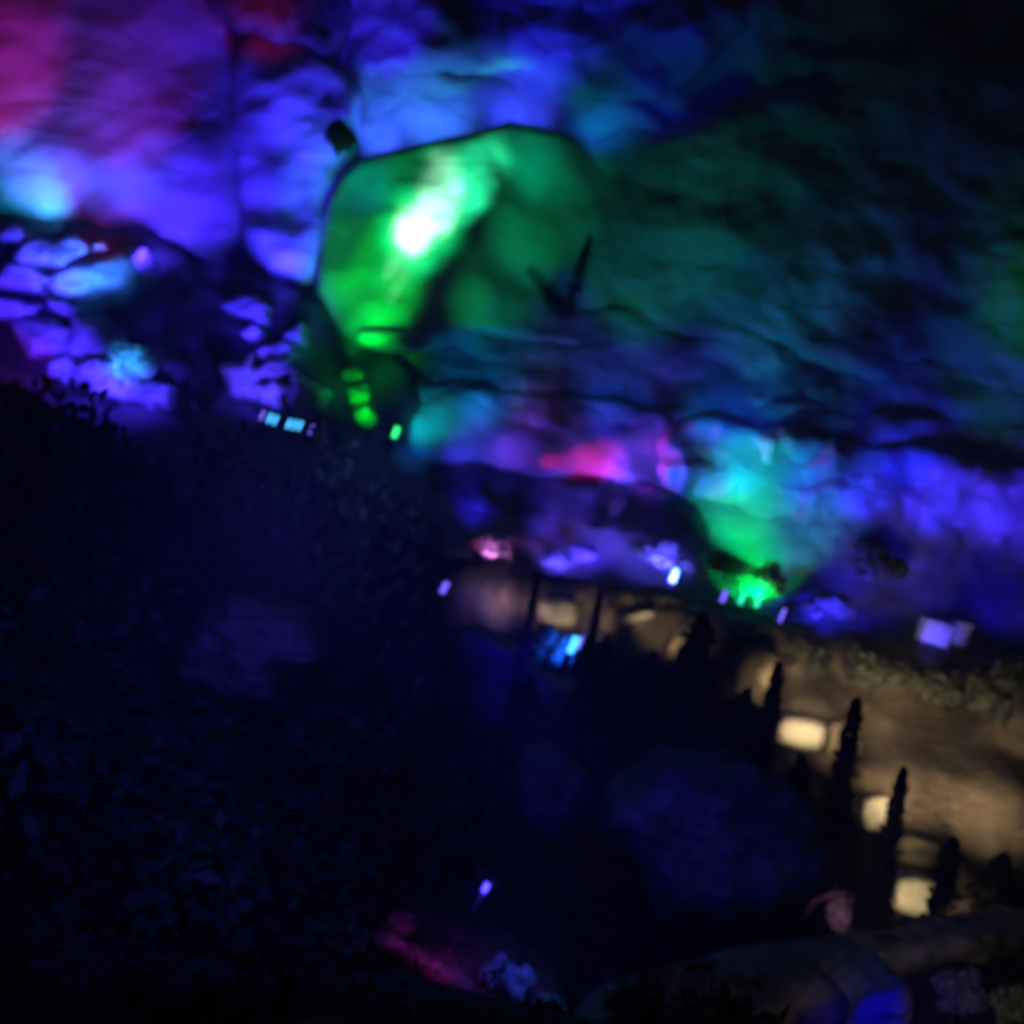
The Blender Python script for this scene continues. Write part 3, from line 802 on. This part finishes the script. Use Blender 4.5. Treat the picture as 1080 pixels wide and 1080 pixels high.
# right wall
sp((660, 390, 35), (690, 260, 40.3), (0, 84, 58), 1.0, 60)
sp((780, 410, 34.4), (820, 260, 40.6), (0, 54, 46), 1.0, 66)
sp((1120, 420, 35), (1090, 310, 39.8), (4, 90, 28), 0.8, 50)
sp((1060, 470, 35.5), (1060, 390, 39.6), (0, 56, 70), 1.0, 66)
# shelf
sp((500, 450, 36.6), (520, 380, 39.6), (0, 62, 125), 1.0, 76)
sp((640, 450, 36.6), (650, 385, 39.6), (2, 42, 125), 1.0, 76)
sp((780, 470, 36), (780, 405, 39.6), (4, 22, 130), 1.0, 80)
sp((960, 520, 36), (960, 445, 39.5), (8, 10, 150), 1.0, 80)
# the streak along the long ledge: lamps at the ledge raking along its face
sp((424, 462, 36.9), (452, 444, 38.0), (0, 180, 190), 1.7, 76)
sp((424, 500, 36.4), (436, 474, 37.8), (4, 90, 185), 0.9, 60)
sp((450, 484, 36.8), (500, 468, 37.9), (50, 60, 235), 1.2, 70)
sp((480, 472, 37.0), (545, 474, 37.8), (110, 50, 235), 0.9, 56)
sp((520, 482, 37.1), (600, 486, 37.8), (250, 18, 120), 2.2, 28, .1)
sp((560, 490, 37.1), (650, 492, 37.8), (190, 25, 150), 0.9, 34, .1)
sp((620, 506, 36.7), (680, 486, 37.8), (80, 50, 255), 1.8, 74)
sp((690, 516, 36.6), (740, 492, 37.8), (35, 85, 240), 1.4, 84)
sp((770, 522, 36.0), (792, 490, 37.8), (0, 175, 235), 2.0, 70)
sp((820, 522, 35.8), (860, 504, 37.8), (16, 80, 235), 1.3, 66)
sp((880, 533, 35.8), (930, 516, 37.8), (36, 36, 240), 1.4, 66)
sp((950, 543, 35.8), (1000, 526, 37.8), (52, 40, 255), 1.5, 66)
sp((1030, 556, 35.8), (1080, 540, 37.8), (60, 42, 255), 1.6, 66)
sp((540, 452, 36.6), (560, 430, 38.4), (90, 28, 130), 0.6, 60)
sp((630, 462, 36.6), (645, 440, 38.5), (34, 24, 195), 0.9, 60)
sp((740, 456, 36.6), (755, 432, 39.0), (4, 80, 150), 1.0, 70)
# rubble below the streak
sp((490, 560, 36), (505, 516, 37.6), (34, 22, 200), 1.6, 70)
sp((620, 600, 34.6), (630, 545, 37.4), (30, 10, 120), 2.2, 84)
sp((700, 590, 35), (700, 545, 37.6), (18, 40, 120), 1.2, 70)
sp((785, 585, 35), (780, 540, 37.8), (0, 165, 110), 3.6, 66)
sp((850, 600, 35), (850, 555, 37.8), (0, 100, 100), 2.0, 66)
sp((800, 578, 34.6), (796, 588, 37.4), (0, 200, 90), 1.8, 56)
sp((800, 640, 34.2), (795, 596, 37), (0, 220, 95), 4.0, 60)
sp((797, 648, 33.6), (798, 608, 35.6), (0, 230, 90), 3.0, 50)
sp((900, 630, 35), (905, 590, 37.6), (30, 26, 175), 1.2, 76)
sp((980, 640, 35), (990, 600, 37.6), (16, 10, 150), 1.0, 80)
sp((1060, 660, 35), (1065, 620, 37.6), (12, 6, 140), 1.0, 84)
# outcrops
sp((90, 330, 34), (98, 284, 36.2), (50, 115, 255), 3.0, 60)
sp((50, 316, 34), (56, 272, 36.4), (60, 70, 255), 2.6, 60)
sp((15, 340, 34), (15, 300, 36.4), (55, 35, 255), 2.0, 64)
sp((134, 412, 32.2), (134, 376, 34.2), (45, 140, 255), 2.4, 50)
sp((100, 425, 32.4), (105, 385, 35), (62, 42, 255), 3.0, 80)
sp((45, 395, 33), (50, 355, 35.4), (55, 32, 250), 2.2, 60)
sp((170, 440, 32.4), (160, 410, 34.8), (60, 42, 255), 2.4, 54)
sp((262, 436, 33), (268, 402, 35.3), (68, 50, 255), 2.6, 64)
sp((262, 375, 34.4), (262, 332, 36.4), (50, 36, 250), 2.2, 60)
sp((320, 396, 34.2), (308, 360, 36.2), (50, 36, 245), 1.1, 50)
sp((386, 445, 32.6), (382, 418, 34.5), (0, 225, 35), 4.0, 50)
sp((512, 592, 33.4), (526, 571, 34.5), (225, 120, 245), 4.0, 60)
sp((492, 584, 33.8), (506, 577, 34.5), (240, 12, 130), 0.7, 44)
sp((580, 608, 33.6), (592, 585, 35.3), (72, 56, 255), 5.5, 56)
sp((622, 604, 33.6), (616, 580, 35.3), (56, 42, 255), 4.5, 50)
sp((706, 612, 33), (700, 584, 34.8), (76, 70, 255), 7.0, 70)
sp((872, 662, 32.5), (872, 634, 34.6), (40, 30, 240), 5.5, 74)
sp((978, 700, 29.8), (990, 668, 32), (62, 58, 255), 1.2, 34)
sp((598, 696, 31.0), (588, 678, 32), (20, 80, 255), 6.0, 90)
sp((560, 690, 25.6), (540, 690, 27.0), (6, 2, 150), 1.8, 120)
sp((470, 640, 33.4), (500, 645, 34.8), (6, 2, 150), 1.8, 90)
# warm path lamps, each close to the stone it lights
for a, b, k, cn in [((838, 804, 24.8), (846, 775, 26.2), 1.8, 66), ((918, 884, 23.4), (925, 858, 24.4), 1.5, 56), ((955, 980, 21.0), (964, 945, 22.4), 2.0, 66), ((590, 668, 32.4), (588, 648, 33.5), 0.8, 80),
                    ((680, 664, 31.8), (674, 650, 32.5), 0.7, 70), ((716, 712, 29.8), (722, 676, 30.9), 0.35, 80), ((796, 752, 27.2), (800, 716, 28.4), 0.4, 76), ((962, 925, 22.8), (968, 900, 23.6), 2.0, 80), ((880, 808, 26), (888, 785, 27), 0.35, 70)]:
    sp(a, b, (220, 200, 155), k * 0.45, cn, 0.15)
WB = (140, 122, 96)
sp((860, 770, 23.8), (866, 735, 28.4), WB, 1.2, 56)
sp((950, 850, 22.6), (960, 800, 27.4), WB, 1.1, 58)
sp((1040, 890, 23.6), (1050, 840, 26.5), WB, 1.1, 70)
sp((930, 740, 24.5), (940, 730, 29.8), (92, 78, 58), 1.3, 46)
sp((810, 720, 28), (830, 690, 30.3), (98, 84, 64), 1.3, 60)
sp((520, 640, 33.0), (520, 634, 35.6), (110, 88, 90), 1.5, 64)
sp((560, 644, 32.6), (570, 636, 34.8), (90, 74, 76), 0.9, 60)
sp((620, 676, 31.6), (625, 640, 34.0), (100, 86, 68), 1.4, 64)
sp((700, 690, 30.2), (700, 650, 32.5), (100, 86, 68), 1.5, 64)
# bottom
sp((385, 950, 7.8), (430, 1000, 8.4), (150, 10, 125), 1.6, 40)
sp((560, 990, 7.6), (546, 1024, 8.3), (34, 28, 175), 1.6, 50)
sp((600, 1020, 7.2), (582, 1062, 8.0), (8, 50, 70), 1.2, 60)
sp((440, 1000, 6.8), (430, 1068, 7.6), (8, 36, 40), 1.0, 70)
point((511, 940, 12.3), (0.06, 0.04, 1.0), 12)
sp((936, 1070, 5.6), (934, 1066, 7.2), (8, 4, 150), 1.2, 34)
sp((820, 1010, 7.4), (830, 1050, 8.2), (56, 48, 44), 0.5, 120)
sp((960, 1020, 8.4), (1000, 975, 10.4), (40, 38, 26), 0.9, 120)
sp((1010, 1090, 6.8), (1020, 1045, 7.8), (60, 46, 60), 0.5, 90)
sp((1060, 1090, 6.4), (1066, 1050, 7.4), (60, 60, 46), 0.5, 90)
sp((880, 985, 15), (888, 950, 16), (100, 64, 90), 2.2, 64)
sp((1010, 985, 16), (1012, 960, 17), (120, 90, 80), 2.2, 64)
sp((720, 840, 11.5), (760, 880, 14.5), (2, 2, 44), 2.6, 120)  # fill added to lift the dark ravine, no floodlight stands here
sp((560, 760, 11.0), (580, 800, 15), (2, 2, 42), 3.0, 140)  # second added fill for the ravine
sp((300, 560, 5.0), (280, 620, 10), (5, 4, 42), 3.6, 150)  # added fill that lifts the dark foreground crowns
sp((420, 420, 12.5), (420, 520, 15.0), (5, 12, 36), 7.0, 130)  # added fill over the farther crowns

# ------------------------------------------------------------------ haze added for glow and lifted shadows
HAZE = 0.007
if HAZE:
    bm = bmesh.new(); bmesh.ops.create_cube(bm, size=1.0)
    lo_, hi_ = Vector((-3200, -3200, -40)), Vector((3200, 3200, 75))
    for v in bm.verts: v.co = Vector([(lo_[i] + hi_[i]) / 2 + v.co[i] * (hi_[i] - lo_[i]) for i in range(3)])
    me = bpy.data.meshes.new("haze"); bm.to_mesh(me); bm.free()
    mt = bpy.data.materials.new("haze"); mt.use_nodes = True
    n = mt.node_tree; n.nodes.remove(n.nodes["Principled BSDF"])
    pv = n.nodes.new("ShaderNodeVolumePrincipled"); pv.inputs["Density"].default_value = HAZE; pv.inputs["Color"].default_value = (0.85, 0.88, 0.95, 1)
    n.links.new(pv.outputs[0], n.nodes["Material Output"].inputs["Volume"])
    tag(link("haze", me, mt), "thin haze added to spread glow and lift the shadows over the ravine", "mist", kind="stuff")
